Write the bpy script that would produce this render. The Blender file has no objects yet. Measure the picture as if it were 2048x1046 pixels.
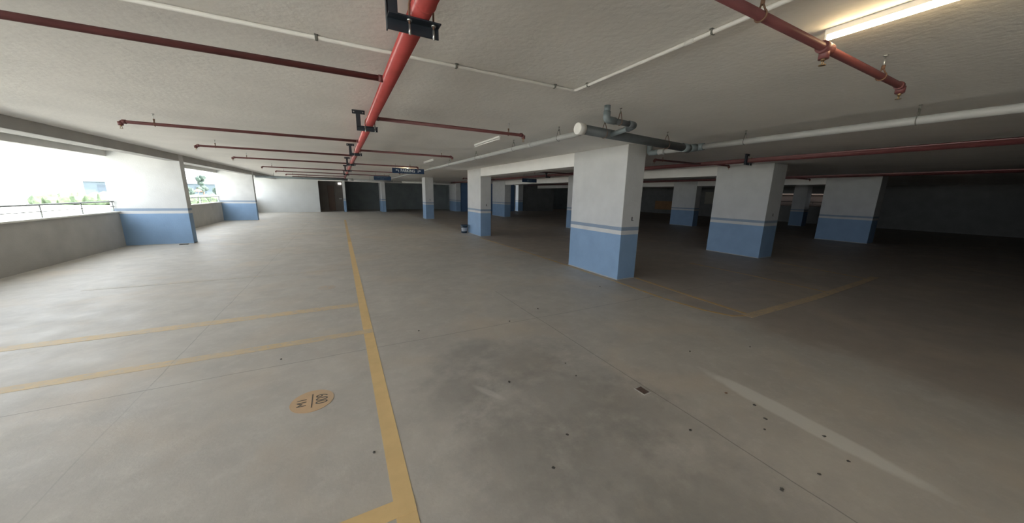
import bpy, bmesh, math, random
from mathutils import Vector, Matrix
random.seed(7)
S = bpy.context.scene
COL = S.collection
PI = math.pi
R = math.radians

# ---------------------------------------------------------------- camera
yaw, pitch, roll = R(27.8366), R(11.7119), R(1.0879)
fw = Vector((math.sin(yaw) * math.cos(pitch), math.cos(yaw) * math.cos(pitch), -math.sin(pitch)))
rt = Vector((math.cos(yaw), -math.sin(yaw), 0))
up = rt.cross(fw)
r2 = math.cos(roll) * rt + math.sin(roll) * up
u2 = -math.sin(roll) * rt + math.cos(roll) * up
cam = bpy.data.cameras.new('camera')
cam.sensor_width = 36
cam.lens = 647.0 / 2048 * 36
cam.clip_start = 0.02
cam.clip_end = 600
co = bpy.data.objects.new('camera', cam)
COL.objects.link(co)
m = Matrix((r2, u2, -fw)).transposed().to_4x4()
m.translation = Vector((0, 0, 1.65))
co.matrix_world = m
S.camera = co

# ---------------------------------------------------------------- daylight, exposure
S.view_settings.view_transform = 'Standard'
S.view_settings.look = 'None'
S.view_settings.gamma = 1
S.view_settings.exposure = 2.8
w = bpy.data.worlds.new('overcast_sky')
S.world = w
w.use_nodes = True
nt = w.node_tree
bg = nt.nodes['Background']
bg.inputs[0].default_value = (0.86, 0.93, 1.0, 1)
bg.inputs[1].default_value = 1.0
sun = bpy.data.lights.new('sun', 'SUN')
sun.energy = 5.0
sun.angle = R(2)
sun.color = (1, .95, .88)
so = bpy.data.objects.new('sun', sun)
COL.objects.link(so)
so.rotation_euler = (R(8), R(38), 0)      # high sun over the far right side of the building
S.cycles.max_bounces = 14
S.cycles.diffuse_bounces = 10
S.cycles.sample_clamp_indirect = 6


def portal(name, x, y0, y1, z0, z1, facing):
    l = bpy.data.lights.new(name, 'AREA')
    l.shape = 'RECTANGLE'
    l.size = z1 - z0
    l.size_y = y1 - y0
    l.cycles.is_portal = True
    o = bpy.data.objects.new(name, l)
    COL.objects.link(o)
    o.location = (x, (y0 + y1) / 2, (z0 + z1) / 2)
    # area light shines along local -Z; turn it towards +X or -X
    o.rotation_euler = (0, -PI / 2 if facing > 0 else PI / 2, 0)


H = 2.605


# ---------------------------------------------------------------- helpers
def tag(o, label=None, cat=None, group=None, kind=None):
    if label:
        o['label'] = label
    if cat:
        o['category'] = cat
    if group:
        o['group'] = group
    if kind:
        o['kind'] = kind
    return o


def empty(name, loc=(0, 0, 0), rz=0, label=None, cat=None, group=None):
    o = bpy.data.objects.new(name, None)
    COL.objects.link(o)
    o.location = loc
    o.rotation_euler = (0, 0, rz)
    o.empty_display_size = 0.1
    return tag(o, label, cat, group)


class MB:
    def __init__(s):
        s.bm = bmesh.new()

    def box(s, x0, x1, y0, y1, z0, z1, bev=0.0, rot=None, piv=None):
        b = s.bm
        v = [b.verts.new(p) for p in ((x0, y0, z0), (x1, y0, z0), (x1, y1, z0), (x0, y1, z0), (x0, y0, z1), (x1, y0, z1), (x1, y1, z1), (x0, y1, z1))]
        fs = [b.faces.new([v[i] for i in q]) for q in ((0, 3, 2, 1), (4, 5, 6, 7), (0, 1, 5, 4), (1, 2, 6, 5), (2, 3, 7, 6), (3, 0, 4, 7))]
        if bev > 0:
            es = list({e for f in fs for e in f.edges})
            bmesh.ops.bevel(b, geom=es, offset=bev, segments=2, affect='EDGES', profile=0.5)
        return s

    def tube(s, pts, r, n=16, cap=True):
        """round tube through pts; r a number or a list"""
        b = s.bm
        pts = [Vector(p) for p in pts]
        rs = r if isinstance(r, (list, tuple)) else [r] * len(pts)
        rings = []
        prev = None
        for i, p in enumerate(pts):
            if i == 0:
                d = pts[1] - p
            elif i == len(pts) - 1:
                d = p - pts[i - 1]
            else:
                d = (pts[i + 1] - p).normalized() + (p - pts[i - 1]).normalized()
            if d.length < 1e-9:
                d = prev_d
            d = d.normalized()
            prev_d = d
            if prev is None:
                a = Vector((0, 0, 1)) if abs(d.z) < 0.9 else Vector((1, 0, 0))
                u = d.cross(a).normalized()
            else:
                u = (prev - d * prev.dot(d)).normalized()
            prev = u
            v = d.cross(u)
            rings.append([b.verts.new(p + (u * math.cos(2 * PI * k / n) + v * math.sin(2 * PI * k / n)) * rs[i]) for k in range(n)])
        for i in range(len(rings) - 1):
            for k in range(n):
                f = b.faces.new((rings[i][k], rings[i][(k + 1) % n], rings[i + 1][(k + 1) % n], rings[i + 1][k]))
                f.smooth = True
        if cap:
            b.faces.new(list(reversed(rings[0])))
            b.faces.new(rings[-1])
        return s

    def lathe(s, c, prof, n=24):
        """profile (r,z) about the vertical axis through c"""
        b = s.bm
        rings = []
        for r, z in prof:
            rings.append([b.verts.new((c[0] + r * math.cos(2 * PI * k / n), c[1] + r * math.sin(2 * PI * k / n), c[2] + z)) for k in range(n)])
        for i in range(len(rings) - 1):
            for k in range(n):
                f = b.faces.new((rings[i][k], rings[i][(k + 1) % n], rings[i + 1][(k + 1) % n], rings[i + 1][k]))
                f.smooth = True
        b.faces.new(list(reversed(rings[0])))
        b.faces.new(rings[-1])
        return s

    def blob(s, c, r, seed=0, sub=3, amp=0.3):
        rnd = random.Random(seed)
        t = bmesh.ops.create_icosphere(s.bm, subdivisions=sub, radius=1)
        ph = [(rnd.uniform(1.5, 5), rnd.uniform(0, 6), rnd.uniform(1.5, 5), rnd.uniform(0, 6)) for _ in range(4)]
        for v in t['verts']:
            d = v.co.copy()
            k = 1 + amp * sum(math.sin(a * d.x + b_) * math.sin(c_ * d.z + e) * math.cos(a * d.y) for a, b_, c_, e in ph) / 2 + rnd.uniform(-.06, .06)
            v.co = Vector((c[0] + d.x * r[0] * k, c[1] + d.y * r[1] * k, c[2] + d.z * r[2] * k))
        for f in s.bm.faces:
            f.smooth = False
        return s

    def build(s, name, mat, parent=None, world=False):
        me = bpy.data.meshes.new(name)
        bmesh.ops.recalc_face_normals(s.bm, faces=s.bm.faces)
        s.bm.to_mesh(me)
        s.bm.free()
        me.materials.append(mat)
        o = bpy.data.objects.new(name, me)
        COL.objects.link(o)
        if parent is not None:
            o.parent = parent
        return o


def arc(c, a0, a1, r, ax1, ax2, n=6):
    c = Vector(c)
    ax1, ax2 = Vector(ax1), Vector(ax2)
    return [c + ax1 * r * math.cos(a0 + (a1 - a0) * i / n) + ax2 * r * math.sin(a0 + (a1 - a0) * i / n) for i in range(n + 1)]


def bend(pts, r, n=6):
    """polyline with its corners rounded to radius r"""
    pts = [Vector(p) for p in pts]
    out = [pts[0]]
    for i in range(1, len(pts) - 1):
        a = (pts[i - 1] - pts[i]).normalized()
        b = (pts[i + 1] - pts[i]).normalized()
        p0, p1, p2 = pts[i] + a * r, pts[i], pts[i] + b * r
        for k in range(n + 1):
            t = k / n
            out.append(p0 * (1 - t) ** 2 + p1 * 2 * t * (1 - t) + p2 * t * t)
    out.append(pts[-1])
    return out


# ---------------------------------------------------------------- materials
def mat(name, col, rough=0.6, metal=0.0, noise=0.0, nscale=4.0, bump=0.0, bscale=60.0, spec=0.5, emit=None, estr=0.0):
    ma = bpy.data.materials.new(name)
    ma.use_nodes = True
    t = ma.node_tree
    p = t.nodes['Principled BSDF']
    p.inputs['Roughness'].default_value = rough
    p.inputs['Metallic'].default_value = metal
    p.inputs['Specular IOR Level'].default_value = spec
    p.inputs['Base Color'].default_value = (*col, 1)
    geo = t.nodes.new('ShaderNodeNewGeometry')
    if noise > 0:
        n = t.nodes.new('ShaderNodeTexNoise')
        n.inputs['Scale'].default_value = nscale
        n.inputs['Detail'].default_value = 6
        t.links.new(geo.outputs['Position'], n.inputs['Vector'])
        r = t.nodes.new('ShaderNodeMapRange')
        r.inputs[1].default_value = 0.3
        r.inputs[2].default_value = 0.7
        r.inputs[3].default_value = 1 - noise
        r.inputs[4].default_value = 1 + noise
        t.links.new(n.outputs[0], r.inputs[0])
        mx = t.nodes.new('ShaderNodeVectorMath')
        mx.operation = 'SCALE'
        mx.inputs[0].default_value = col
        t.links.new(r.outputs[0], mx.inputs['Scale'])
        t.links.new(mx.outputs[0], p.inputs['Base Color'])
    if bump > 0:
        n2 = t.nodes.new('ShaderNodeTexNoise')
        n2.inputs['Scale'].default_value = bscale
        n2.inputs['Detail'].default_value = 5
        t.links.new(geo.outputs['Position'], n2.inputs['Vector'])
        b = t.nodes.new('ShaderNodeBump')
        b.inputs['Strength'].default_value = bump
        b.inputs['Distance'].default_value = 0.01
        t.links.new(n2.outputs[0], b.inputs['Height'])
        t.links.new(b.outputs[0], p.inputs['Normal'])
    if emit:
        p.inputs['Emission Color'].default_value = (*emit, 1)
        p.inputs['Emission Strength'].default_value = estr
    return ma


def nd(t, kind, **kw):
    n = t.nodes.new(kind)
    for k, v in kw.items():
        setattr(n, k, v)
    return n


def mth(t, op, a, b=None, c=None, clamp=False):
    n = t.nodes.new('ShaderNodeMath')
    n.operation = op
    n.use_clamp = clamp
    for i, x in enumerate((a, b, c)):
        if x is None:
            continue
        if isinstance(x, (int, float)):
            n.inputs[i].default_value = x
        else:
            t.links.new(x, n.inputs[i])
    return n.outputs[0]


def mixc(t, fac, a, b):
    n = t.nodes.new('ShaderNodeMix')
    n.data_type = 'RGBA'
    for sock, x in ((n.inputs[0], fac), (n.inputs[6], a), (n.inputs[7], b)):
        if isinstance(x, (int, float)):
            sock.default_value = x
        elif isinstance(x, tuple):
            sock.default_value = (*x, 1)
        else:
            t.links.new(x, sock)
    return n.outputs[2]


def dado_material():
    """white wall paint with a blue dado, a white band and a grey blue stripe above it"""
    ma = bpy.data.materials.new('column_paint')
    ma.use_nodes = True
    t = ma.node_tree
    p = t.nodes['Principled BSDF']
    p.inputs['Roughness'].default_value = 0.6
    p.inputs['Specular IOR Level'].default_value = 0.3
    g = nd(t, 'ShaderNodeNewGeometry')
    sp = nd(t, 'ShaderNodeSeparateXYZ')
    t.links.new(g.outputs['Position'], sp.inputs[0])
    z = sp.outputs[2]
    wob = nd(t, 'ShaderNodeTexNoise')
    wob.inputs['Scale'].default_value = 7
    t.links.new(g.outputs['Position'], wob.inputs['Vector'])
    z2 = mth(t, 'ADD', z, mth(t, 'MULTIPLY', mth(t, 'SUBTRACT', wob.outputs[0], 0.5), 0.006))
    white = (0.57, 0.57, 0.56)
    c = mixc(t, mth(t, 'GREATER_THAN', z2, 0.912), (0.225, 0.34, 0.50), white)
    c = mixc(t, mth(t, 'MULTIPLY', mth(t, 'GREATER_THAN', z2, 0.992), mth(t, 'LESS_THAN', z2, 1.062)), c, (0.25, 0.31, 0.39))
    # cement splash along the foot
    c = mixc(t, mth(t, 'LESS_THAN', mth(t, 'ADD', z, mth(t, 'MULTIPLY', wob.outputs[0], 0.02)), 0.026), c, (0.52, 0.50, 0.44))
    n = nd(t, 'ShaderNodeTexNoise')
    n.inputs['Scale'].default_value = 3.0
    n.inputs['Detail'].default_value = 8
    t.links.new(g.outputs['Position'], n.inputs['Vector'])
    r = nd(t, 'ShaderNodeMapRange')
    r.inputs[1].default_value = .3
    r.inputs[2].default_value = .7
    r.inputs[3].default_value = .94
    r.inputs[4].default_value = 1.04
    t.links.new(n.outputs[0], r.inputs[0])
    v = nd(t, 'ShaderNodeVectorMath', operation='SCALE')
    t.links.new(c, v.inputs[0])
    t.links.new(r.outputs[0], v.inputs['Scale'])
    t.links.new(v.outputs[0], p.inputs['Base Color'])
    n2 = nd(t, 'ShaderNodeTexNoise')
    n2.inputs['Scale'].default_value = 30
    n2.inputs['Detail'].default_value = 6
    t.links.new(g.outputs['Position'], n2.inputs['Vector'])
    b = nd(t, 'ShaderNodeBump')
    b.inputs['Strength'].default_value = .25
    b.inputs['Distance'].default_value = .01
    t.links.new(n2.outputs[0], b.inputs['Height'])
    t.links.new(b.outputs[0], p.inputs['Normal'])
    return ma


def concrete_nodes(t):
    """colour of the worn power-floated slab, a socket"""
    g = nd(t, 'ShaderNodeNewGeometry')
    sp = nd(t, 'ShaderNodeSeparateXYZ')
    t.links.new(g.outputs['Position'], sp.inputs[0])
    X, Y = sp.outputs[0], sp.outputs[1]

    def noise(scale, detail=6, rough=.6, dist=0.0):
        n = nd(t, 'ShaderNodeTexNoise')
        n.inputs['Scale'].default_value = scale
        n.inputs['Detail'].default_value = detail
        n.inputs['Roughness'].default_value = rough
        n.inputs['Distortion'].default_value = dist
        t.links.new(g.outputs['Position'], n.inputs['Vector'])
        return n.outputs[0]

    def remap(x, a, b, c, d):
        r = nd(t, 'ShaderNodeMapRange')
        t.links.new(x, r.inputs[0])
        for i, v in enumerate((a, b, c, d)):
            r.inputs[i + 1].default_value = v
        return r.outputs[0]

    base = mixc(t, remap(noise(0.55), .35, .65, 0, 1), (0.45, 0.425, 0.385), (0.53, 0.50, 0.452))
    base = mixc(t, remap(noise(2.6, 8, .65, .4), .35, .75, 0, .7), base, (0.37, 0.35, 0.325))
    base = mixc(t, remap(noise(7, 10, .75), .50, .75, 0, .5), base, (0.60, 0.575, 0.53))
    # bays behind the column row: brownish dust, plus shade painted as darker floor
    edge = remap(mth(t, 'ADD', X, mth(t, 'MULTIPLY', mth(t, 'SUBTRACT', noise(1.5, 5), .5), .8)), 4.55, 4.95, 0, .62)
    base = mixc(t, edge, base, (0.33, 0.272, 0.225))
    # warm dusty patches
    base = mixc(t, remap(noise(.9, 5, .5, .5), .52, .7, 0, .45), base, (0.56, 0.47, 0.37))

    def spot(cx, cy, rx, ry, ang=0.0, soft=.9, nz=0.5):
        ca, sa = math.cos(ang), math.sin(ang)
        dx = mth(t, 'SUBTRACT', X, cx)
        dy = mth(t, 'SUBTRACT', Y, cy)
        u = mth(t, 'DIVIDE', mth(t, 'ADD', mth(t, 'MULTIPLY', dx, ca), mth(t, 'MULTIPLY', dy, sa)), rx)
        v = mth(t, 'DIVIDE', mth(t, 'SUBTRACT', mth(t, 'MULTIPLY', dy, ca), mth(t, 'MULTIPLY', dx, sa)), ry)
        d = mth(t, 'SQRT', mth(t, 'ADD', mth(t, 'MULTIPLY', u, u), mth(t, 'MULTIPLY', v, v)))
        d = mth(t, 'ADD', d, mth(t, 'MULTIPLY', mth(t, 'SUBTRACT', noise(5, 6, .65), .5), nz * 2))
        return remap(d, 1 - soft * .5, 1 + soft * .5, 1, 0)

    for a in ((1.55, 1.9, .55, .5, .3, 1.2, 1.3), (1.35, 1.2, .5, .35, .9, .9, .8), (1.5, 2.6, .45, .3, .2, .9, .9), (1.1, 3.0, .35, .2, .4, 1, 1), (2.0, 1.5, .3, .45, .4, 1, .9), (.75, 2.4, .25, .3, 0, 1, 1), (1.2, .6, .5, .3, .3, 1, .9),
              (1.7, .75, .45, .3, 0, 1, .8), (0.9, 1.5, .3, .5, 0, 1, 1)):
        base = mixc(t, mth(t, 'MULTIPLY', spot(*a), .50), base, (0.24, 0.23, 0.215))
    # pale smear where a skim of cement was wiped over
    base = mixc(t, mth(t, 'MULTIPLY', spot(2.985, .93, .095, .70, -.06, .28, .28), .75), base, (0.66, 0.65, 0.61))
    base = mixc(t, mth(t, 'MULTIPLY', spot(1.0, 2.25, .03, .14, .5, .8, .5), .4), base, (0.68, 0.66, 0.62))
    # sawn joints
    wv = mth(t, 'MULTIPLY', mth(t, 'SUBTRACT', noise(1.2, 3), .5), .05)
    for ax, c, lo, hi, st in (('x', 2.27, -6, 4.9, .55), ('y', 3.535, -9, 9, .5), ('x', -1.55, 3.6, 22, .33), ('x', -1.55, -6, 3.6, .15), ('y', 11.3, -9, 12, .2)):
        a, o = (X, Y) if ax == 'x' else (Y, X)
        d = mth(t, 'ABSOLUTE', mth(t, 'ADD', mth(t, 'SUBTRACT', a, c), wv))
        line = remap(d, .002, .0065, 1, 0)
        rng = mth(t, 'MULTIPLY', mth(t, 'GREATER_THAN', o, lo), mth(t, 'LESS_THAN', o, hi))
        base = mixc(t, mth(t, 'MULTIPLY', mth(t, 'MULTIPLY', line, rng), st), base, (0.09, 0.085, 0.08))
    return g, base, noise, remap


def floor_material():
    ma = bpy.data.materials.new('concrete_floor')
    ma.use_nodes = True
    t = ma.node_tree
    p = t.nodes['Principled BSDF']
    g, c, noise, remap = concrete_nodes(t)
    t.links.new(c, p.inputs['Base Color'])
    t.links.new(remap(noise(3), .3, .7, .42, .62), p.inputs['Roughness'])
    p.inputs['Specular IOR Level'].default_value = .35
    b = nd(t, 'ShaderNodeBump')
    b.inputs['Strength'].default_value = .12
    b.inputs['Distance'].default_value = .01
    t.links.new(noise(45, 6), b.inputs['Height'])
    t.links.new(b.outputs[0], p.inputs['Normal'])
    return ma


def paint_material(name, col, worn):
    """road paint, worn through to the slab where the noise says"""
    ma = bpy.data.materials.new(name)
    ma.use_nodes = True
    t = ma.node_tree
    p = t.nodes['Principled BSDF']
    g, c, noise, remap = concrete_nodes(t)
    f = remap(noise(14, 8, .7), worn - .09, worn + .09, 0, 1)
    f2 = remap(noise(2, 4, .6), worn - .25, worn + .2, .45, 1)
    col2 = mixc(t, remap(noise(6), .35, .7, 0, .5), col, tuple(x * .8 for x in col))
    t.links.new(mixc(t, mth(t, 'MULTIPLY', f, f2), c, col2), p.inputs['Base Color'])
    p.inputs['Roughness'].default_value = .6
    p.inputs['Specular IOR Level'].default_value = .3
    return ma


M = {}
M['dado'] = dado_material()
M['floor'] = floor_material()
M['yellow'] = paint_material('yellow_paint_solid', (0.74, 0.53, 0.26), .20)
M['yellow_worn'] = paint_material('yellow_paint_worn', (0.63, 0.49, 0.30), .42)
M['yellow_ghost'] = paint_material('yellow_paint_vanished', (0.60, 0.50, 0.34), .60)
M['yellow_thin'] = paint_material('yellow_paint_thin', (0.62, 0.42, 0.17), .40)
M['orange_disc'] = paint_material('orange_disc_paint', (0.60, 0.42, 0.26), .30)
M['ghost'] = paint_material('orange_disc_faded', (0.60, 0.42, 0.26), .53)
M['stencil'] = mat('stencil_black', (0.10, 0.09, 0.075), .7, noise=.3, nscale=30)
M['ceil'] = mat('ceiling_plaster', (0.77, 0.745, 0.705), .85, noise=.05, nscale=1.3, bump=.35, bscale=22, spec=.2)
M['beam'] = mat('beam_plaster', (0.80, 0.78, 0.75), .8, noise=.04, nscale=2, bump=.3, bscale=22, spec=.2)
M['white'] = mat('white_wall_paint', (0.56, 0.57, 0.56), .75, noise=.04, nscale=1.5, bump=.25, bscale=25, spec=.25)
M['grey_wall'] = mat('grey_cement_render', (0.20, 0.20, 0.19), .9, noise=.1, nscale=2, bump=.3, bscale=30, spec=.2)
M['dark_wall'] = mat('dark_cement_render', (0.30, 0.33, 0.33), .9, noise=.12, nscale=1.5, bump=.3, bscale=30, spec=.2)
M['blue_wall'] = mat('blue_wall_paint', (0.10, 0.17, 0.30), .8, noise=.08, nscale=2, bump=.2, bscale=30, spec=.2)
M['lobby'] = mat('lobby_stone', (0.34, 0.31, 0.28), .7, noise=.12, nscale=1.2, spec=.3)
M['brown'] = mat('brown_door_laminate', (0.20, 0.13, 0.10), .5, noise=.1, nscale=3)
M['parapet'] = mat('parapet_cement', (0.42, 0.41, 0.39), .85, noise=.08, nscale=2, bump=.3, bscale=30, spec=.2)
M['red'] = mat('red_pipe_enamel', (0.40, 0.058, 0.053), .28, noise=.12, nscale=5, bump=.05, bscale=25)
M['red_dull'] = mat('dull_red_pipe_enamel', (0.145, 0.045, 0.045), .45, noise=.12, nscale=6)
M['black_steel'] = mat('black_steel_angle', (0.018, 0.024, 0.034), .5, noise=.2, nscale=12)
M['zinc'] = mat('zinc_plated_steel', (0.55, 0.55, 0.53), .35, metal=.85, noise=.1, nscale=30)
M['rust'] = mat('rusty_strap', (0.16, 0.085, 0.05), .7, noise=.2, nscale=30)
M['brass'] = mat('sprinkler_brass', (0.35, 0.24, 0.13), .35, metal=.8)
M['pvc'] = mat('pale_grey_pvc', (0.38, 0.38, 0.365), .45, noise=.05, nscale=8)
M['pvc_light'] = mat('white_pvc_conduit', (0.68, 0.66, 0.62), .45, noise=.04, nscale=10)
M['pvc_dark'] = mat('dark_grey_drain_pipe', (0.085, 0.095, 0.10), .5, noise=.15, nscale=7)
M['pvc_mid'] = mat('mid_grey_drain_pipe', (0.17, 0.20, 0.21), .45, noise=.12, nscale=7)
M['cap'] = mat('white_pipe_cap', (0.72, 0.70, 0.66), .45, noise=.05, nscale=10)
M['clip'] = mat('dull_clip', (0.16, 0.16, 0.14), .6)
M['batten'] = mat('batten_housing', (0.74, 0.73, 0.70), .4)
M['tube_off'] = mat('tube_unlit', (0.82, 0.81, 0.78), .3)
M['tube_on'] = mat('tube_lit', (1, .95, .8), .3, emit=(1.0, 0.76, 0.43), estr=4.8)
M['sign'] = mat('blue_sign_enamel', (0.014, 0.042, 0.105), .35, noise=.05, nscale=5)
M['sign_text'] = mat('sign_lettering', (0.75, 0.80, 0.82), .5)
M['sign_text_dim'] = mat('sign_lettering_faded', (0.10, 0.16, 0.21), .5)
M['bucket'] = mat('bucket_plastic', (0.025, 0.045, 0.07), .35, noise=.1, nscale=10)
M['label'] = mat('bucket_label', (0.40, 0.42, 0.46), .5, noise=.25, nscale=22)
M['metal_rail'] = mat('grey_rail_paint', (0.30, 0.31, 0.30), .45, metal=.2)
M['coping'] = mat('pale_coping', (0.75, 0.74, 0.68), .7)
M['grate'] = mat('rusty_cast_grate', (0.13, 0.085, 0.065), .65, noise=.3, nscale=40)
M['pit'] = mat('drain_pit', (0.02, 0.015, 0.012), .9)
M['pebble'] = mat('dark_pebble', (0.07, 0.065, 0.055), .8, noise=.3, nscale=60)
M['chip'] = mat('rusty_chip', (0.16, 0.09, 0.05), .8, noise=.3, nscale=60)
M['leaf'] = mat('tree_leaves', (0.03, 0.05, 0.04), .8, noise=.4, nscale=3)
M['hedge'] = mat('hedge_leaves', (0.10, 0.14, 0.08), .9, noise=.4, nscale=3)
M['bark'] = mat('tree_bark', (0.10, 0.08, 0.06), .9, noise=.3, nscale=8)
M['ground'] = mat('outside_ground', (0.46, 0.46, 0.42), .9, noise=.2, nscale=.4)
M['asphalt'] = mat('dark_asphalt', (0.04, 0.04, 0.04), .9, noise=.2, nscale=2)
M['town'] = mat('distant_facade', (0.10, 0.13, 0.15), .8, noise=.1, nscale=.5)
M['town_glass'] = mat('distant_windows', (0.05, 0.07, 0.09), .2)
M['brownstone'] = mat('brown_facade', (0.040, 0.024, 0.017), .8, noise=.15, nscale=1.2)
M['ledge'] = mat('facade_ledge', (0.075, 0.05, 0.036), .8)
M['orange'] = mat('orange_lamp_spot', (0.85, 0.28, 0.08), .7)
M['ochre'] = mat('lit_room_panel', (0.34, 0.19, 0.09), .7, noise=.1, nscale=3)
M['beige'] = mat('dim_window_board', (0.33, 0.31, 0.25), .7, noise=.05, nscale=3)
M['black'] = mat('black_plate', (0.012, 0.012, 0.014), .5)

# ---------------------------------------------------------------- the setting
XL, XR, YB, YF = -5.65, 30.0, -9.0, 30.0


def struct(name, mb, m_, parent=None):
    o = mb.build(name, m_, parent)
    if parent is None:
        o['kind'] = 'structure'
    return o


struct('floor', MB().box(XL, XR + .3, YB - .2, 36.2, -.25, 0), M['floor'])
struct('ceiling', MB().box(XL - .1, XR + .3, YB - .2, 36.2, H, H + .3), M['ceil'])
# left side: parapet and head of the long opening
struct('wall_left', MB().box(XL, -5.5, YB, 30.3, 0, .95).box(XL, -5.5, YB, 30.3, 2.46, H), M['parapet'])
struct('trim_1', MB().box(XL - .03, -5.47, YB, 30.3, .95, .985, .006), M['coping'])
struct('wall_back', MB().box(-3.0, XR, YB - .2, YB, 0, H).box(XL, -3.0, YB - .2, YB, 2.46, H), M['grey_wall'])  # left end kept open behind the camera, added to let more daylight in
struct('wall_light_blocker', MB().box(3.4, XR, -2.2, -2.0, 0, H), M['grey_wall'])  # added out of view to keep daylight off the right bays
# far wall: plain white stretch, then openings between piers
struct('wall_front', MB().box(XL, -1.40, 30.0, 30.2, 0, H), M['white'])
struct('wall_far', MB().box(.46, 10.0, 34.0, 34.2, 0, H), M['dark_wall'])
struct('wall_lobby', MB().box(-3.6, .46, 32.6, 32.8, 0, H).box(-3.6, -3.5, 30.2, 32.6, 0, H), M['lobby'])
struct('wall_divider', MB().box(.40, .50, 30.0, 34.0, 0, H), M['grey_wall'])
struct('wall_blue', MB().box(10.0, 15.6, 29.3, 29.5, 0, H), M['blue_wall'])
struct('wall_grey', MB().box(16.5, 20.4, 29.3, 29.5, 0, H), M['grey_wall'])
struct('wall_rear_right', MB().box(15.0, XR, 33.0, 33.2, 0, H).box(10, 10.15, 29.5, 34.1, 0, H), M['dark_wall'])
struct('ceiling_sky_blocker', MB().box(XR + .3, 45.4, -10, 34, 2.32, 2.6), M['grey_wall'])  # added slab beyond the right wall to cut the sky light
# right side: dark wall with an opening
wr = MB().box(XR, XR + .2, YB, 8.65, 0, H).box(XR, XR + .2, 13.2, 33, 0, H).box(XR, XR + .2, 8.65, 13.2, 0, 1.19).box(XR, XR + .2, 8.65, 13.2, 2.13, H)
struct('wall_right', wr, M['grey_wall'])
struct('trim_2', MB().box(XR - .03, XR + .23, 8.65, 13.2, 1.19, 1.23, .006), M['ledge'])
for y0, y1 in ((-8.9, 5.3), (5.6, 13.15), (13.5, 22.2), (22.6, 29.9)):
    portal('daylight_portal', -5.7, y0, y1, .97, 2.46, 1)
pb = bpy.data.lights.new('daylight_portal', 'AREA')
pb.shape = 'RECTANGLE'
pb.size, pb.size_y = 2.6, 2.4
pb.cycles.is_portal = True
po = bpy.data.objects.new('daylight_portal', pb)
COL.objects.link(po)
po.location = (-4.3, YB - .3, 1.23)
po.rotation_euler = (R(90), 0, 0)
portal('daylight_portal', XR + .25, 8.65, 13.2, 1.22, 2.13, -1)


# ---------------------------------------------------------------- columns
def column(x0, x1, y0, y1, label, group, mark=True, z1=H):
    cx, cy = (x0 + x1) / 2, (y0 + y1) / 2
    root = empty('concrete_column', (cx, cy, 0), 0, label, 'column', group)
    MB().box(x0 - cx, x1 - cx, y0 - cy, y1 - cy, 0, z1, .008).build('shaft', M['dado'], root)
    MB().box(x0 - cx - .004, x1 - cx + .004, y0 - cy - .004, y1 - cy + .004, 0, .014, .003).build('cement_foot', M['parapet'], root)
    if mark:
        k = MB().box(-.012, .012, -.006, 0, -.038, .038, .003).box(.014, .04, -.008, 0, -.036, -.026, .002)
        o = k.build('cable_outlet', M['black'], root)
        o['label'] = 'small black cable outlet'
        o.location = (.02, y0 - cy, 1.222)
    return root


G1 = 'row of columns along the drive aisle'
column(4.82, 5.30, 4.59, 6.18, 'large white and blue concrete column nearest the camera, under the grey drain pipe', G1)
column(4.82, 5.26, 11.82, 13.27, 'white and blue concrete column with the paint bucket at its foot', G1)
column(4.82, 5.34, 21.0, 21.85, 'slim white and blue concrete column standing just right of the PARKING sign', G1)
G2 = 'second row of columns, behind the aisle row'
column(10.4, 11.1, 4.73, 6.24, 'broad dim white and blue column right of the nearest column, red pipe crossing before its top', G2)
column(10.4, 11.0, 12.2, 13.72, 'column showing only as a sliver along the left edge of the nearest column', G2, False)
column(10.75, 11.25, 21.7, 23.9, 'white and blue column seen just right of the bucket column, through the first beam opening', G2, False)
G3 = 'third row of columns, far right in the dark'
column(18.3, 18.9, 4.7, 6.33, 'very dark column at the right edge of the photo beyond the broad dim column', G3, False)
column(18.3, 18.75, 12.0, 13.5, 'dim blue and grey column framed between the nearest column and the broad dim one', G3, False)
G4 = 'piers along the far end wall'
column(.28, .46, 29.75, 30.05, 'thin white pier at the far end between the lit lobby and the dark bay', G4, False)
column(3.12, 3.42, 29.3, 31.3, 'far end pier below the second blue sign', G4, False)
column(9.5, 9.95, 29.25, 31.3, 'far shaded pier seen between the slim column and the bucket column', G4, False)
column(16.0, 16.55, 29.2, 29.8, 'dark far pier at the left edge of the plain grey wall', G4, False)
column(26.0, 26.6, 9.78, 10.48, 'black silhouetted pier between the two small bright gaps on the far right', None, False)
G5 = 'wall columns along the open left side'


def wall_column(y0, y1, label):
    root = empty('wall_column', (-4.8, (y0 + y1) / 2, 0), 0, label, 'column', G5)
    h = (y1 - y0) / 2
    MB().box(-.84, .75, -h, h, 0, H, .008).build('shaft', M['dado'], root)
    MB().box(-.8, .754, -h - .004, h + .004, 0, .014, .003).build('cement_foot', M['parapet'], root)


wall_column(13.2, 13.5, 'white and blue wall column at the left edge, nearer of the two beside the bright opening')
wall_column(22.3, 22.6, 'white and blue wall column beyond the bright opening, next to the plain white wall')
wall_column(5.3, 5.6, 'white and blue wall column on the left side, nearest the camera')


# ---------------------------------------------------------------- beams
def beam(name, x0, x1, y0, y1, z0, label, group=None, m_='beam'):
    o = MB().box(x0, x1, y0, y1, z0, H - .001, .006).build(name, M[m_])
    return tag(o, label, 'beam', group)


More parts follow.
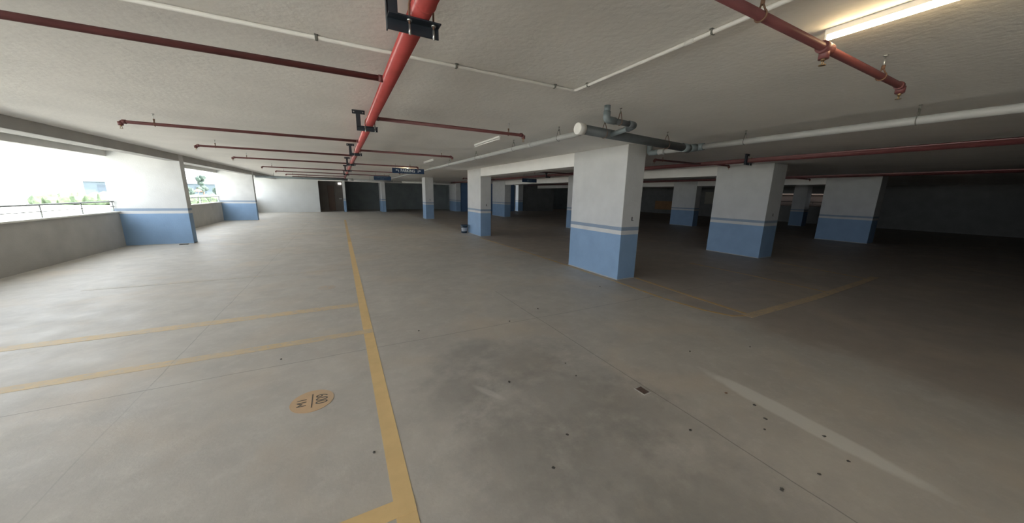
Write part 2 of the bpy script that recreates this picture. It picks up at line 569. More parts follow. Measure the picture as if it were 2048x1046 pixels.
BG = 'white downstand beams between columns'
beam('concrete_beam', 4.822, 5.25, 6.18, 11.82, 2.303, 'long white beam joining the nearest column to the bucket column', BG)
beam('concrete_beam', 10.402, 11.0, 6.24, 12.2, 2.33, 'dim white beam running left from the broad dim column behind the nearest column', BG)
beam('concrete_beam', 18.302, 18.8, 6.33, 12.0, 2.31, 'dark beam over the far right bay with two small bright gaps', BG)
beam('concrete_beam', 10.77, 11.2, 13.72, 21.7, 2.33, 'beam hidden in shade above the bay right of the bucket column', BG)
beam('concrete_beam', 18.302, 18.7, 13.5, 29.3, 2.31, 'far dark beam behind the dim blue and grey column', BG)
beam('edge_beam', -4.35, -4.052, 13.5, 22.3, 2.42, 'edge beam over the bright opening between the two left wall columns', 'edge beams along the left side', 'parapet')
beam('edge_beam', -4.35, -4.052, 5.6, 13.2, 2.42, 'edge beam over the opening nearer than the left edge wall column', 'edge beams along the left side', 'parapet')
beam('edge_beam', -4.35, -4.052, 22.6, 30.0, 2.42, 'edge beam beyond the far left wall column, running to the plain white wall', 'edge beams along the left side', 'parapet')
beam('lintel_beam', -1.4, 10.0, 29.98, 30.28, 2.42, 'shallow beam over the openings at the far end wall', None, 'beam')

# far end details
o = MB().box(-.55, -.05, 0, .04, 0, 2.1, .01).build('wooden_door', M['brown'])
o.location = (-.3, 32.555, 0)
tag(o, 'dim brown door leaf at the back of the far lobby', 'door')
MB_ = MB().box(-.12, .12, 0, .05, -.07, .07, .01)
o = MB_.build('wall_lamp', mat('lobby_lamp_glass', (.9, .9, .88), .4, emit=(1, .98, .95), estr=.35))
o.location = (.10, 32.54, 2.29)
tag(o, 'small white lamp high on the lobby wall at the far end', 'lamp')
o = MB().box(-.11, .11, 0, .03, -.06, .06, .008).build('notice_board', mat('white_notice', (.85, .85, .85), .5))
o.location = (.08, 32.56, 1.01)
tag(o, 'small white notice at waist height below the far lobby lamp', 'notice')
o = MB().box(0, .05, 22.0, 24.1, .4, 1.26, .01).build('lit_room_panel', M['ochre'])  # flat ochre colour in place of a faint orange-lit room
o.location = (XR - .06, 0, 0)
tag(o, 'dim ochre panel painted for an orange-lit room low in the darkness, left of the dim blue and grey column', 'panel')
o = MB().box(0, .05, 17.6, 18.75, 1.14, 2.2, .01).build('dim_window_board', M['beige'])  # board coloured like the dim window it stands in for
o.location = (XR - .06, 0, 0)
tag(o, 'dim beige board in place of a window on the far wall, just left of the broad dim column', 'board')

# railings on the left parapet
for k, (y0, y1) in enumerate(((13.5, 22.3), (22.6, 30.0), (5.6, 13.2))):
    lab = ('thin grey railing on the parapet in the bright left opening', 'thin grey railing on the parapet beyond the far left wall column', 'thin grey railing on the parapet nearer than the left edge wall column')[k]
    rr = empty('parapet_railing', (-5.57, y0, .985), 0, lab, 'railing', 'railings on the left parapet')
    L = y1 - y0
    MB().tube([(0, 0, .27), (0, L, .27)], .02, 10).build('top_rail', M['metal_rail'], rr)
    MB().tube([(0, 0, .13), (0, L, .13)], .009, 8).build('middle_rail', M['metal_rail'], rr)
    n = int(L / 1.15)
    for i in range(n + 1):
        yy = .05 + i * (L - .1) / n
        MB().tube([(0, yy, 0), (0, yy, .27)], .014, 8).build('post', M['metal_rail'], rr)
rr = empty('window_railing', (XR + .08, 8.9, 1.232), 0, 'dark rail across the two small bright gaps on the far right', 'railing')
MB().tube([(0, 0, .28), (0, 4.0, .28)], .02, 8).build('top_rail', M['black'], rr)
MB().tube([(0, 0, .08), (0, 4.0, .08)], .012, 8).build('middle_rail', M['black'], rr)
for yy in (.03, 2.0, 3.97):
    MB().tube([(0, yy, -.004), (0, yy, .28)], .014, 8).build('post', M['black'], rr)

# ---------------------------------------------------------------- paint on the floor
LG = 'yellow bay lines on the floor'


def line(pts, w_, label, m_='yellow', group=LG, z=.0016, name='painted_line'):
    """thin coat of paint along a polyline of (x,y)"""
    b = MB()
    P = [Vector((x, y)) for x, y in pts]
    Lf, Rt = [], []
    for i, p in enumerate(P):
        d = (P[min(i + 1, len(P) - 1)] - P[max(i - 1, 0)]).normalized()
        nrm = Vector((-d.y, d.x)) * w_ / 2
        Lf.append(p + nrm)
        Rt.append(p - nrm)
    bm = b.bm
    for zz in (0.0002, z):
        for a, c in zip(Lf, Rt):
            bm.verts.new((a.x, a.y, zz))
            bm.verts.new((c.x, c.y, zz))
    bm.verts.ensure_lookup_table()
    n = len(P)
    v = bm.verts
    T = 2 * n
    for i in range(n - 1):
        a, c, a2, c2 = 2 * i, 2 * i + 1, 2 * i + 2, 2 * i + 3
        bm.faces.new((v[T + a], v[T + c], v[T + c2], v[T + a2]))
        bm.faces.new((v[a], v[a2], v[c2], v[c]))
        bm.faces.new((v[a], v[T + a], v[T + a2], v[a2]))
        bm.faces.new((v[c], v[c2], v[T + c2], v[T + c]))
    bm.faces.new((v[0], v[1], v[T + 1], v[T]))
    bm.faces.new((v[2 * n - 2], v[T + 2 * n - 2], v[T + 2 * n - 1], v[2 * n - 1]))
    return tag(b.build(name, M[m_]), label, 'floor marking', group)


line([(.183, -3), (.183, 5.1), (.186, 12)], .105, 'long solid yellow line running from the bottom of the photo into the distance')
line([(.186, 12.0), (.19, 21.5)], .10, 'faint far end of the long yellow line below the red main pipe', 'yellow_thin')
line([(.236, 1.525), (-2.2, 1.525)], .105, 'bright yellow cross line at the bottom edge of the photo', 'yellow', z=.003)
line([(.236, 4.03), (-3.8, 4.03)], .125, 'worn yellow cross line meeting the long line, nearer of the close pair', 'yellow_worn', z=.003)
line([(.12, 5.12), (-3.8, 5.12)], .16, 'worn yellow cross line, farther of the close pair', 'yellow_worn', z=.003)
line([(.12, 7.68), (-3.8, 7.68)], .12, 'almost vanished yellow cross line near the faded floor disc', 'yellow_ghost', z=.003)
line([(4.66, 11.5), (4.74, 8.5), (4.74, 6.2), (4.72, 4.5), (4.66, 3.4), (4.72, 2.75), (4.86, 2.42), (5.15, 2.30)], .06, 'thin yellow line along the feet of the aisle columns, curving at its near end', 'yellow_thin')
line([(5.33, 4.58), (5.22, 3.4), (5.15, 2.38)], .07, 'short yellow line just behind the nearest column', 'yellow_thin')
line([(5.05, 2.31), (7.2, 2.30), (9.6, 2.38), (10.4, 2.42)], .13, 'yellow line running away to the right edge of the photo', 'yellow_worn', z=.003)
line([(7.9, 5.1), (7.9, 3.6), (7.8, 2.36)], .06, 'yellow line across the shaded bay before the broad dim column', 'yellow_thin')
line([(10.3, 4.3), (10.0, 2.42)], .06, 'barely visible yellow line near the foot of the broad dim column', 'yellow_thin')


def textmesh(s, size, m_, parent, name, ext=.001, bold=0.0):
    cu = bpy.data.curves.new('t', 'FONT')
    cu.body = s
    cu.size = size
    cu.align_x = 'CENTER'
    cu.align_y = 'CENTER'
    cu.extrude = ext
    cu.offset = bold
    ob = bpy.data.objects.new('t', cu)
    COL.objects.link(ob)
    dg = bpy.context.evaluated_depsgraph_get()
    me = bpy.data.meshes.new_from_object(ob.evaluated_get(dg))
    bpy.data.objects.remove(ob)
    me.materials.clear()
    me.materials.append(m_)
    o2 = bpy.data.objects.new(name, me)
    COL.objects.link(o2)
    o2.parent = parent
    return o2


def disc(name, x, y, r, m_, label, z=.002):
    root = empty(name, (x, y, 0), R(90), label, 'floor marking', 'round bay number discs')
    MB().lathe((0, 0, .0003), [(r, 0), (r, z)], 48).build('painted_disc', M[m_], root)
    return root


d = disc('bay_number_disc', -.32, 2.775, .152, 'orange_disc', 'orange round bay marking lettered M1 over 009 on the concrete')
for s, sz, yy in (('M1', .095, .068), ('009', .115, -.072)):
    t = textmesh(s, sz, M['stencil'], d, 'lettering', .0006)
    t.location = (0, yy, .0030)
    t.scale = (.95 if s == 'M1' else .80, 1.05 if s == '009' else 1.0, 1)
MB().box(-.095, .095, -.004, .004, .0024, .0034).build('divider_line', M['stencil'], d)
disc('bay_number_disc', -.32, 6.3, .14, 'ghost', 'faded orange bay disc farther up the same row, beyond the close pair of cross lines')

# ---------------------------------------------------------------- red sprinkler main
ZP = 2.475


def u_bolt(root, y, x, z, r):
    """rusty U-bolt over a pipe with its two threaded ends and nuts"""
    pts = [(x - r - .006, y, z - .105)] + arc((x, y, z), PI, 0, r + .006, (1, 0, 0), (0, 0, 1), 10) + [(x + r + .006, y, z - .105)]
    MB().tube(pts, .0045, 8).build('u_bolt', M['rust'], root)
    for s in (-1, 1):
        b = MB().tube([(x + s * (r + .006), y, z - .118), (x + s * (r + .006), y, z - .075)], .0052, 8)
        b.tube([(x + s * (r + .006), y, z - .062), (x + s * (r + .006), y, z - .053)], .012, 6)
        b.build('nut', M['zinc'], root)


def bracket(x, y, label, group):
    """ceiling plate, post and arm of steel angle; x is the pipe centre"""
    root = empty('pipe_bracket', (x, y, 0), 0, label, 'pipe bracket', group)
    MB().box(-.19, -.05, -.003, .003, H - .045, H, .001).box(-.19, -.05, -.003, .042, H - .005, H, .001).build('ceiling_plate', M['black_steel'], root)
    MB().box(-.148, -.100, .003, .009, 2.38, H - .005, .001).box(-.148, -.142, .003, .045, 2.38, H - .005, .001).build('post', M['black_steel'], root)
    MB().box(-.148, .085, 0, .006, 2.372, 2.424, .001).box(-.148, .085, -.050, .006, 2.418, 2.424, .001).build('arm', M['black_steel'], root)
    for s in (-.17, -.072):
        MB().tube([(s, -.012, H - .024), (s, 0, H - .024)], .007, 6).build('anchor_bolt', M['zinc'], root)
    u_bolt(root, -.024, 0, ZP, .049)


def main_pipe(x, y0, y1, label, seams, m_='red'):
    root = empty('red_main_pipe', (x, 0, ZP), 0, label, 'pipe', 'red sprinkler mains')
    MB().tube([(0, y0, 0), (0, y1, 0)], .049, 28).build('pipe', M[m_], root)
    for y in seams:
        MB().tube([(0, y - .006, 0), (0, y, 0), (0, y + .006, 0)], [.0495, .053, .0495], 28).build('weld_seam', M[m_], root)
    return root


X1 = .40
main_pipe(X1, -3.0, 24.3, 'thick glossy red main pipe running under the ceiling into the distance', (1.62, 4.42, 7.6, 10.6))
BR = (1.72, 4.55, 7.71, 10.73, 13.97, 17.24)
BL = ('black steel bracket at the top edge of the photo, nearest on the red main', 'second black steel bracket along the red main, just above the first right-hand branch',
      'third black steel bracket along the red main', 'fourth black steel bracket along the red main', 'fifth black steel bracket along the red main', 'farthest black steel bracket on the red main')
for y, l in zip(BR, BL):
    bracket(X1, y, l, 'black steel brackets of the red main')


def branch(x0, x1, y, label, group, mat_='red_dull', hang=None, x_end_drop=True, z=ZP, extra_heads=()):
    """sprinkler branch from the main at x0 to the far end x1, with a drop, a head and hangers"""
    root = empty('sprinkler_branch_pipe', (x0, y, z), 0, label, 'pipe', group)
    L = x1 - x0
    s = 1 if L > 0 else -1
    if x_end_drop:
        pts = bend([(0, 0, 0), (L, 0, 0), (L, 0, -.05)], .03, 5)
    else:
        pts = [(0, 0, 0), (L, 0, 0)]
    MB().tube(pts, .0205, 16).build('pipe', M[mat_], root)
    MB().tube([(s * .0, 0, 0), (s * .03, 0, 0)], .0245, 16).build('socket', M[mat_], root)
    heads = ([L] if x_end_drop else []) + [e - x0 for e in extra_heads]
    for hx in heads:
        if hx != L or not x_end_drop:
            MB().tube([(hx - .045, 0, 0), (hx + .045, 0, 0)], .031, 16).tube([(hx, 0, 0), (hx, 0, -.055)], .024, 14).build('tee', M[mat_], root)
        else:
            MB().tube([(L, 0, -.002), (L, 0, -.045)], .027, 14).tube([(L - s * .055, 0, 0), (L - s * .02, 0, 0)], .027, 14).build('elbow', M[mat_], root)
        hd = MB().tube([(hx, 0, -.04), (hx, 0, -.062)], .011, 10)
        hd.tube([(hx - .009, 0, -.062), (hx - .009, 0, -.085)], .0025, 6).tube([(hx + .009, 0, -.062), (hx + .009, 0, -.085)], .0025, 6)
        hd.tube([(hx, 0, -.084), (hx, 0, -.087)], .017, 12)
        hd.build('sprinkler_head', M['brass'], root)
    for hx in (hang or ()):
        clamp(root, hx - x0, 0, 0, .0205, H - z)
    return root


def clamp(root, x, y, z, r, top, along='x'):
    """threaded rod from the ceiling and a pear-shaped clamp round the pipe"""
    e = (0, 1, 0) if along == 'x' else (1, 0, 0)
    e = Vector(e)
    c = Vector((x, y, z))
    ring = arc(c, R(-230), R(50), r + .004, e, (0, 0, 1), 16)
    a = c + Vector((0, 0, r + .035))
    MB().tube([a] + ring + [a], .004, 8).tube([a - Vector((0, 0, .012)), a + Vector((0, 0, .012))], .010, 6).build('clamp', M['rust'], root)
    MB().tube([a, (x, y, top)], .004, 8).tube([(x, y, top - .008), (x, y, top)], .014, 8).build('rod', M['zinc'], root)


XJ = X1 - .045
XK = X1 + .045
GL = 'red sprinkler branches left of the main'
GR = 'red sprinkler branches right of the main'
branch(XJ, -2.9, 2.79, 'nearest left-hand red branch pipe, crossing the upper left corner', GL, hang=(-2.2,))
branch(XJ, -2.42, 6.27, 'second red branch pipe left of the main', GL, hang=(-2.1,))
for y, l in ((8.80, 'third red branch left of the main, its drop end clear of the left edge'), (11.35, 'fourth red branch pipe left of the main'),
             (15.1, 'fifth red branch pipe left of the main'), (18.1, 'sixth red branch pipe left of the main'), (21.3, 'seventh and thin red branch pipe left of the main'),
             (24.1, 'farthest red branch pipe left, seen against the white far wall')):
    branch(XJ, -2.42, y, l, GL, hang=(-2.12,))
branch(XK, 3.7, .97, 'dark red branch pipe crossing the top right corner before the lit tube', GR, hang=(1.78, 3.3), extra_heads=(2.45,))
branch(XK, 2.39, 4.25, 'nearest full red branch pipe right of the main, ending left of the capped drain pipe', GR, hang=(2.15,))
for y, l in ((7.6, 'second full red branch pipe right of the main'), (11.37, 'third red branch right of the main, ending above the PARKING sign'),
             (15.1, 'fourth red branch right of the main, running behind the PARKING sign'), (18.4, 'farthest red branch right of the main, above the second blue sign')):
    branch(XK, 2.39, y, l, GR, hang=(2.14,))

# the second main and its branches in the dark bays
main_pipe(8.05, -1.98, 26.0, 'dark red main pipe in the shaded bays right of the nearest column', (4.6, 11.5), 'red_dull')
bracket(8.05, 4.14, 'black bracket of the dark red main, before the broad dim column', None)
bracket(8.05, 12.0, 'dark bracket of the second red main in the bay right of the bucket column', None)
G8 = 'dark red branches of the second main'
branch(8.0, 6.35, 5.25, 'dark red branch pipe just right of the nearest column top', G8, hang=(6.62,))
branch(8.0, 6.35, 10.4, 'shaded red branch pipe seen under the long white beam', G8, hang=(6.62,))
branch(8.0, 6.1, 17.5, 'red branch pipe seen between the slim column and the bucket column', G8, hang=(6.4,))
br = branch(8.10, 9.0, 5.05, 'short dark red branch beyond the second main, before the dim beam', G8)
br.rotation_euler = (0, 0, R(4))
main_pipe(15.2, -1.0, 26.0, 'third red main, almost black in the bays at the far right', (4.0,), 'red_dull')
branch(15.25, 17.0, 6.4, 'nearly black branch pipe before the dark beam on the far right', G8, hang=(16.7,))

# ---------------------------------------------------------------- conduit
cd = empty('electrical_conduit', (0, 0, H), 0, 'slim white conduit on the ceiling with a right-angle corner above the middle', 'conduit')
MB().tube(bend([(-4.0, 2.59, -.0155), (1.985, 2.59, -.0155), (1.985, -1.5, -.0155)], .035, 6), .0125, 12).build('pipe', M['pvc_light'], cd)
for cx, cy in ((-.05, 2.59), (.86, 2.59), (1.76, 2.59), (-1.0, 2.59), (-1.95, 2.59)):
    MB().box(cx - .011, cx + .011, cy - .021, cy + .021, -.004, -.0005, .001).box(cx - .009, cx + .009, cy - .016, cy + .016, -.030, -.002, .004).build('saddle_clip', M['clip'], cd)
for cx, cy in ((1.985, 2.41), (1.985, 1.33), (1.985, .2)):
    MB().box(cx - .024, cx + .024, cy - .010, cy + .010, -.004, -.0005, .001).box(cx - .016, cx + .016, cy - .006, cy + .006, -.029, -.002, .003).build('saddle_clip', M['clip'], cd)
MB().tube([(1.985, 1.50, -.0158), (1.985, 1.44, -.0158)], .0148, 12).build('coupler', M['pvc_light'], cd)


# ---------------------------------------------------------------- drain pipes
def hanger_v(root, x, y, z, r, along, mat_='rust'):
    """two-legged strap from an anchor at the ceiling (local coordinates, ceiling at z=0)"""
    e = Vector((1, 0, 0)) if along == 'y' else Vector((0, 1, 0))
    c = Vector((x, y, z))
    apex = Vector((x, y, z + r + (-(z + r)) * .62))
    ring = [c + e * (r + .003)] + arc(c, 0, -PI, r + .003, e, (0, 0, 1), 10)[1:]
    MB().tube([apex - e * .008] + [c + e * -(r + .003)] + list(reversed(ring)) + [apex + e * .008], .0042, 6).build('strap', M[mat_], root)
    MB().tube([apex, (x, y, -.001)], .0035, 6).tube([(x, y, -.006), (x, y, -.001)], .014, 8).tube([apex - Vector((0, 0, .01)), apex + Vector((0, 0, .01))], .009, 6).build('rod', M['clip'], root)


pv = empty('ceiling_drain_pipe', (0, 0, H), 0, 'long pale grey pipe hung under the ceiling beside the aisle columns', 'pipe', 'pale grey ceiling pipes')
ZV = 2.452 - H
MB().tube([(2.85, 3.55, ZV), (2.85, 20.8, ZV)], .037, 18).build('pipe', M['pvc'], pv)
for y in (4.78, 6.9, 10.2, 13.4):
    MB().tube([(2.85, y, ZV), (2.85, y + .08, ZV)], .0425, 18).build('coupling', M['pvc'], pv)
for y in (4.04, 5.42, 7.25, 9.3, 11.6, 14.2, 17.0):
    hanger_v(pv, 2.85, y, ZV, .037, 'y', 'clip')

bp_ = empty('drain_pipe', (0, 0, H), 0, 'thick dark grey drain pipe with a white end cap above the nearest column', 'pipe')
A = Vector((2.66, 3.33, -.158))
B = Vector((4.93, 3.50, -.185))
D = (B - A).normalized()
MB().tube([A, B], .0575, 28).build('pipe', M['pvc_dark'], bp_)
e = MB().tube([A - D * .045, A - D * .040, A + D * .05], [.062, .069, .069], 28)
e.build('end_cap', M['cap'], bp_)['label'] = 'round white end cap'
MB().tube([B - D * .10, B + D * .06], .066, 24).build('end_socket', M['pvc_mid'], bp_)
hanger_v(bp_, A.x + .42, A.y + .032, -.163, .0575, 'x')
hanger_v(bp_, A.x + 1.75, A.y + .131, -.179, .0575, 'x')
# the offset trap pipe dropping into it
tr = bp_
MB().tube([(2.63, 2.85, 0), (2.63, 2.85, -.07)], .033, 20).build('riser', M['pvc_mid'], tr)
MB().tube(bend([(2.63, 2.85, -.06), (2.63, 2.85, -.142), (2.75, 2.85, -.144)], .03, 5), .038, 20).build('lower_elbow', M['pvc_mid'], tr)
MB().tube([(2.66, 2.85, -.143), (3.06, 2.86, -.150)], .031, 20).build('arm', M['pvc_dark'], tr)
MB().tube(bend([(2.97, 2.858, -.149), (3.075, 2.86, -.15), (3.11, 2.99, -.165)], .05, 6), .037, 20).build('side_elbow', M['pvc_dark'], tr)
MB().tube([(3.10, 2.95, -.162), (3.17, 3.33, -.175)], .030, 20).build('tail', M['pvc_mid'], tr)
hanger_v(tr, 2.83, 2.853, -.146, .031, 'x')

lp = empty('ceiling_drain_pipe', (0, 0, H), 0, 'pale grey pipe running from the nearest column top out to the right edge', 'pipe', 'pale grey ceiling pipes')
ZL = 2.455 - H
MB().tube([(5.22, 4.36, ZL), (5.22, -1.95, ZL)], .042, 20).build('pipe', M['pvc'], lp)
MB().tube(bend([(5.22, 4.22, ZL), (5.22, 4.45, ZL), (5.22, 4.45, H - H)], .05, 6), .048, 20).build('elbow', M['pvc_mid'], lp)
MB().tube([(5.22, 4.24, ZL), (5.22, 4.12, ZL)], .049, 20).build('coupling', M['pvc'], lp)
MB().tube([(5.22, 3.64, ZL), (5.22, 3.40, ZL)], .056, 20).tube([(5.18, 3.515, ZL - .005), (5.0, 3.505, ZL - .03)], .06, 20).build('tee', M['pvc_mid'], lp)
for y in (4.1, 2.8, 1.2):
    hanger_v(lp, 5.22, y, ZL, .042, 'y', 'clip')

fp = empty('cross_pipe', (0, 23.0, H), 0, 'grey pipe crossing below the ceiling in front of the far white wall', 'pipe')
MB().tube([(-4.04, 0, -.245), (.7, 0, -.245)], .062, 16).build('pipe', M['pvc_mid'], fp)
MB().tube([(.55, 0, -.245), (.85, 0, -.245)], .075, 16).build('coupling', M['pvc'], fp)
MB().tube([(.8, 0, -.245), (3.2, .1, -.255)], .05, 16).build('tail', M['pvc'], fp)
for x in (-3.2, -1.6, -.2, 1.8):
    hanger_v(fp, x, 0.0 if x < .8 else .04, -.245 if x < .8 else -.25, .062 if x < .8 else .05, 'x', 'clip')
fp2 = empty('cross_pipe', (0, 28.2, H), 0, 'white pipe under the ceiling over the dark far bays', 'pipe')
MB().tube([(.7, 0, -.12), (4.6, 0, -.12)], .05, 14).build('pipe', M['pvc_light'], fp2)
MB().tube([(4.6, 0, -.12), (9.2, .2, -.10)], .05, 14).build('tail', M['pvc_light'], fp2)
for x in (1.6, 3.9, 6.5):
    hanger_v(fp2, x, 0 if x < 4.6 else .08, -.12 if x < 4.6 else -.112, .05, 'x', 'clip')


# ---------------------------------------------------------------- lights
def tube_light(x, y0, y1, lit, label, z=H):
    root = empty('tube_light', (x, (y0 + y1) / 2, z), 0, label, 'ceiling light', 'batten lights along the aisle')
    h = (y1 - y0) / 2
    MB().box(-.016, .016, -h, h, -.030, 0, .004).build('housing', M['batten'], root)
    MB().tube([(0, -h + .010, -.046), (0, h - .010, -.046)], .0115, 14).build('tube', M['tube_on' if lit else 'tube_off'], root)
    for s in (-1, 1):
        MB().box(-.012, .012, s * (h - .006) - .006, s * (h - .006) + .006, -.062, -.028, .003).build('end_holder', M['batten'], root)


tube_light(2.45, 5.16, 6.30, False, 'unlit white tube light on the ceiling above the long pale pipe')
tube_light(2.45, 9.55, 10.70, False, 'farther unlit white tube light, above and right of the PARKING sign')
tube_light(2.45, 13.3, 14.45, True, 'glowing tube light peeping over the top of the PARKING sign')
tube_light(2.55, -.16, 1.02, True, 'brightly lit warm tube light in the top right corner')


# ---------------------------------------------------------------- signs
def sign(x0, x1, y, z0, z1, label, group=None):
    w_, h_ = x1 - x0, z1 - z0
    root = empty('hanging_sign', ((x0 + x1) / 2, y, (z0 + z1) / 2), 0, label, 'sign', group)
    MB().box(-w_ / 2, w_ / 2, -.012, .012, -h_ / 2, h_ / 2, .003).build('board', M['sign'], root)
    for s in (-1, 1):
        MB().tube([(s * w_ * .4, 0, h_ / 2), (s * w_ * .4, 0, H - (z0 + z1) / 2)], .004, 6).build('hanger_rod', M['clip'], root)
    return root


def turn_arrow(root, x, s, h_):
    """arrow that rises and turns outwards: s=-1 to the left, 1 to the right"""
    b = MB()
    y0, y1 = -.016, -.012
    b.box(min(x, x - s * .018), max(x, x - s * .018), y0, y1, -h_ * .5, h_ * .28)
    b.box(min(x, x + s * .045), max(x, x + s * .045), y0, y1, h_ * .10, h_ * .28)
    bm = b.bm
    tri = [(x + s * .04, h_ * .5), (x + s * .10, h_ * .19), (x + s * .04, -h_ * .12)]
    f = [bm.verts.new((px, y0, pz)) for px, pz in tri]
    g = [bm.verts.new((px, y1, pz)) for px, pz in tri]
    bm.faces.new(f)
    bm.faces.new(list(reversed(g)))
    for i in range(3):
        bm.faces.new((f[i], g[i], g[(i + 1) % 3], f[(i + 1) % 3]))
    b.build('arrow', M['sign_text'], root)


sg = sign(1.66, 2.735, 12.0, 2.292, 2.465, 'blue hanging sign reading PARKING between two turn arrows')
t = textmesh('PARKING', .135, M['sign_text'], sg, 'lettering', .002, .003)
t.rotation_euler = (R(90), 0, 0)
t.location = (-.02, -.014, 0)
t.scale = (.86, 1, 1)
turn_arrow(sg, -.335, -1, .095)
turn_arrow(sg, .335, 1, .095)
sg = sign(1.60, 2.42, 18.0, 2.235, 2.425, 'smaller-looking blue hanging sign with faded lettering, farther along the aisle')
b = MB()
x = -.27
for i, wd in enumerate((.05, .06, .04, .07, .05, .06, .05, .04)):
    b.box(x, x + wd * .75, -.015, -.012, .015, .055)
    x += wd + .012
b.build('faded_lettering', M['sign_text_dim'], sg)
b = MB()
x = -.10
for wd in (.05, .04, .06):
    b.box(x, x + wd * .75, -.015, -.012, -.055, -.020)
    x += wd + .012
b.build('faded_lettering', M['sign_text_dim'], sg)
sg = sign(7.75, 8.55, 13.8, 2.23, 2.40, 'dark blue hanging sign in the shaded bay, seen under the long white beam')
MB().box(-.14, -.085, -.015, -.012, -.035, .04).box(-.07, -.015, -.015, -.012, -.035, .04).build('faded_lettering', M['sign_text_dim'], sg)
b = MB()
b.box(.065, .085, -.016, -.012, -.05, .03)
bm = b.bm
f = [bm.verts.new((px, -.016, pz)) for px, pz in ((.04, .02), (.11, .02), (.075, .065))]
bm.faces.new(f)
b.build('arrow', M['sign_text_dim'], sg)

# ---------------------------------------------------------------- paint bucket
bk = empty('paint_bucket', (4.61, 13.16, 0), R(20), 'dark blue plastic paint bucket with pale label at the foot of the second column', 'bucket')
MB().lathe((0, 0, 0), [(.118, 0), (.122, .006), (.143, .30), (.150, .302), (.150, .315), (.143, .317), (.144, .335)], 32).build('tub', M['bucket'], bk)
MB().lathe((0, 0, 0), [(.150, .332), (.154, .336), (.154, .352), (.146, .356), (.138, .350)], 32).build('lid', M['bucket'], bk)
b = MB()
bm = b.bm
N = 14
vs = []
for i in range(N + 1):
    a = R(175) + R(150) * i / N
    for z0 in (.085, .235):
        rr_ = .122 + (z0 - .006) / .294 * .021 + .0012
        vs.append(bm.verts.new((rr_ * math.cos(a), rr_ * math.sin(a), z0)))
for i in range(N):
    bm.faces.new((vs[2 * i], vs[2 * i + 2], vs[2 * i + 3], vs[2 * i + 1]))
lb = b.build('label_wrap', M['label'], bk)
sol = lb.modifiers.new('thickness', 'SOLIDIFY')
sol.thickness = .0015
hpts = arc((0, 0, .31), R(0), R(180), .150, (1, 0, 0), Vector((0, -.75, -.66)), 14)
MB().tube(hpts, .003, 6).build('handle', M['zinc'], bk)

# ---------------------------------------------------------------- floor drain
dr = empty('floor_drain', (2.205, 1.70, 0), R(2), 'small rusty floor drain grate beside the floor joint', 'drain')
MB().box(-.036, .036, -.048, .048, .0004, .0016).build('pit', M['pit'], dr)
b = MB()
for a0, a1, c0, c1 in ((-.043, .043, -.055, -.047), (-.043, .043, .047, .055), (-.043, -.036, -.047, .047), (.036, .043, -.047, .047)):
    b.box(a0, a1, c0, c1, 0, .004)
b.build('frame', M['parapet'], dr)
for i in range(5):
    xx = -.028 + i * .014
    MB().box(xx - .0028, xx + .0028, -.047, .047, .001, .004).build('bar', M['grate'], dr)
# ---------------------------------------------------------------- grit on the floor
grit = [(-0.64, 3.67), (0.07, 1.99), (1.87, 3.58), (1.88, 2.37), (1.83, 2.14), (1.22, 2.32), (2.47, 3.83), (3.27, 1.98), (1.04, 1.37), (1.29, 1.56),
        (2.12, 1.2), (2.76, 1.02), (2.62, 0.96), (2.87, 1.15), (2.83, 1.35), (2.93, 0.73), (2.48, 0.6), (2.78, 0.56), (2.14, 0.65), (4.01, 1.75), (4.17, 4.37), (0.73, 3.78)]
where = ['beside the joint left of the long yellow line', 'close left of the long yellow line near the bottom', 'on the far side of the long cross joint', 'upper of two in the dark stained patch',
         'lower and darker of two in the dark stained patch', 'left of the dark stained patch', 'just above the crossing of the floor joints', 'right of the drain, level with the end of the joint',
         'low in the middle of the photo', 'between the middle bottom and the drain', 'below right of the floor drain', 'under the left edge of the pale smear', 'next to the pale smear, lower of a close pair',
         'touching the middle of the pale smear', 'rusty, at the upper end of the pale smear', 'on the lower right end of the pale smear', 'near the lower right corner of the photo', 'at the far lower right edge of the photo',
         'near the bottom edge, right of the middle', 'in front of the yellow corner on the right', 'at the foot of the nearest column, left side', 'on the long cross joint near the yellow line']
rg = random.Random(3)
for (x, y), wd in zip(grit, where):
    sz = rg.uniform(.006, .010)
    o = MB().blob((0, 0, 0), (sz * 1.4, sz, sz * .55), seed=int(x * 100 + y * 10), sub=2, amp=.4).build('pebble', M['chip'] if wd.startswith('rusty') else M['pebble'])
    o.location = (x, y, sz * .5)
    o.rotation_euler = (0, 0, rg.uniform(0, 3))
    tag(o, 'small dark pebble ' + wd if not wd.startswith('rusty') else 'small rusty chip at the upper end of the pale smear', 'pebble', 'grit scattered on the floor')
o = MB().box(-.10, .10, -.05, .05, 0, .02, .008).build('mortar_lump', M['pebble'])
o.location = (-4.22, 13.02, 0)
tag(o, 'dark flat lump on the floor at the corner of the left edge wall column', 'debris')

# ---------------------------------------------------------------- outside
o = MB().box(-160, XL - .01, -90, 260, -.5, -.3).build('ground', M['ground'])
o['kind'] = 'structure'
o = MB().box(XR + .31, 90, -40, 60, -.5, -.3).build('ground', M['asphalt'])
o['kind'] = 'structure'


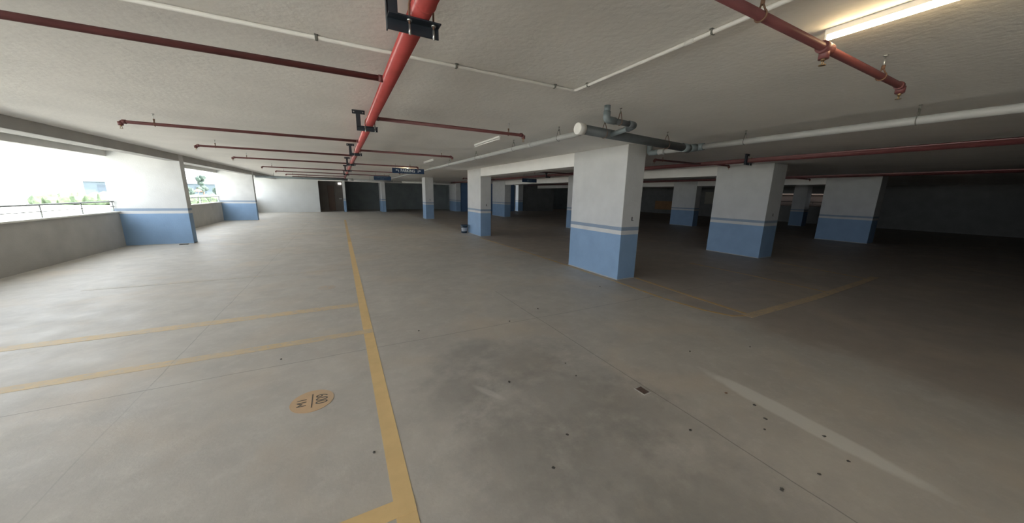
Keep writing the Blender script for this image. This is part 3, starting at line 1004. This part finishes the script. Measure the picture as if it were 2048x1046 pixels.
def tree(x, y, h, r, seed, label):
    root = empty('tree', (x, y, -.3), 0, label, 'tree', 'trees outside the left opening')
    MB().tube([(0, 0, 0), (.1, 0, h * .4), (0, .1, h * .75)], [h * .035, h * .025, h * .01], 10).build('trunk', M['bark'], root)
    b = MB()
    rn = random.Random(seed)
    for i in range(9):
        a = rn.uniform(0, 6.28)
        q = rn.uniform(0, r * .6)
        b.blob((q * math.cos(a), q * math.sin(a), h * rn.uniform(.42, .93)), (r * .45, r * .45, r * .5), seed + i, 2, .5)
    b.build('crown', M['leaf'], root)


tree(-18.2, 66, 4.0, .75, 5, 'tall dark tree standing up in the middle of the bright left opening')
tree(-16.6, 67.5, 2.4, .9, 9, 'low tree right of the tall one outside the left opening')
tree(-19.6, 65, 2.2, .8, 12, 'low tree left of the tall one outside the left opening')
bd = empty('distant_building', (-19, 72, -.3), 0, 'hazy blue-grey low building along the horizon in the left opening', 'building')
MB().box(-14, 12, 0, 6, 0, 2.62, .05).build('block', M['town'], bd)
MB().box(-14.2, 12.2, -.2, 6.2, 2.62, 2.72).build('roof_edge', M['town'], bd)
for i in range(9):
    MB().box(-12.6 + i * 2.7, -11.2 + i * 2.7, -.06, 0, 1.3, 2.2).build('window', M['town_glass'], bd)
hd = MB()
for i in range(26):
    hd.blob((-27 + i * .9, 0, .55), (.7, .6, .75), 40 + i, 2, .4)
o = hd.build('hedge', M['hedge'])
o.location = (0, 52, -.3)
tag(o, 'low green hedge below the horizon in the left opening, behind the railing', 'hedge')
aw = empty('stand_in_parasol', (-14.2, 50, -.3), 0, 'small orange parasol in place of an orange lamp outside the left opening', 'stand_in_parasol')  # made-up sunshade shape standing in for an orange lamp glow
MB().lathe((0, 0, 0), [(.36, 1.62), (.36, 1.66), (.20, 1.82), (.02, 1.90)], 12).build('canopy', M['orange'], aw)
MB().tube([(0, 0, 0), (0, 0, 1.8)], .02, 8).build('pole', M['metal_rail'], aw)
nb = empty('brown_building', (46, 22, -.3), 0, 'brown building filling the two small gaps on the far right', 'building')
MB().box(0, 8, -14, -6.2, 0, 2.46).box(0, 8, -6.2, 9, 0, 3.3).build('block', M['brownstone'], nb)
MB().box(-.15, 0, -14, 9, 1.15, 1.28).box(-.15, 0, -6.2, 9, 2.5, 2.62).build('ledge', M['ledge'], nb)
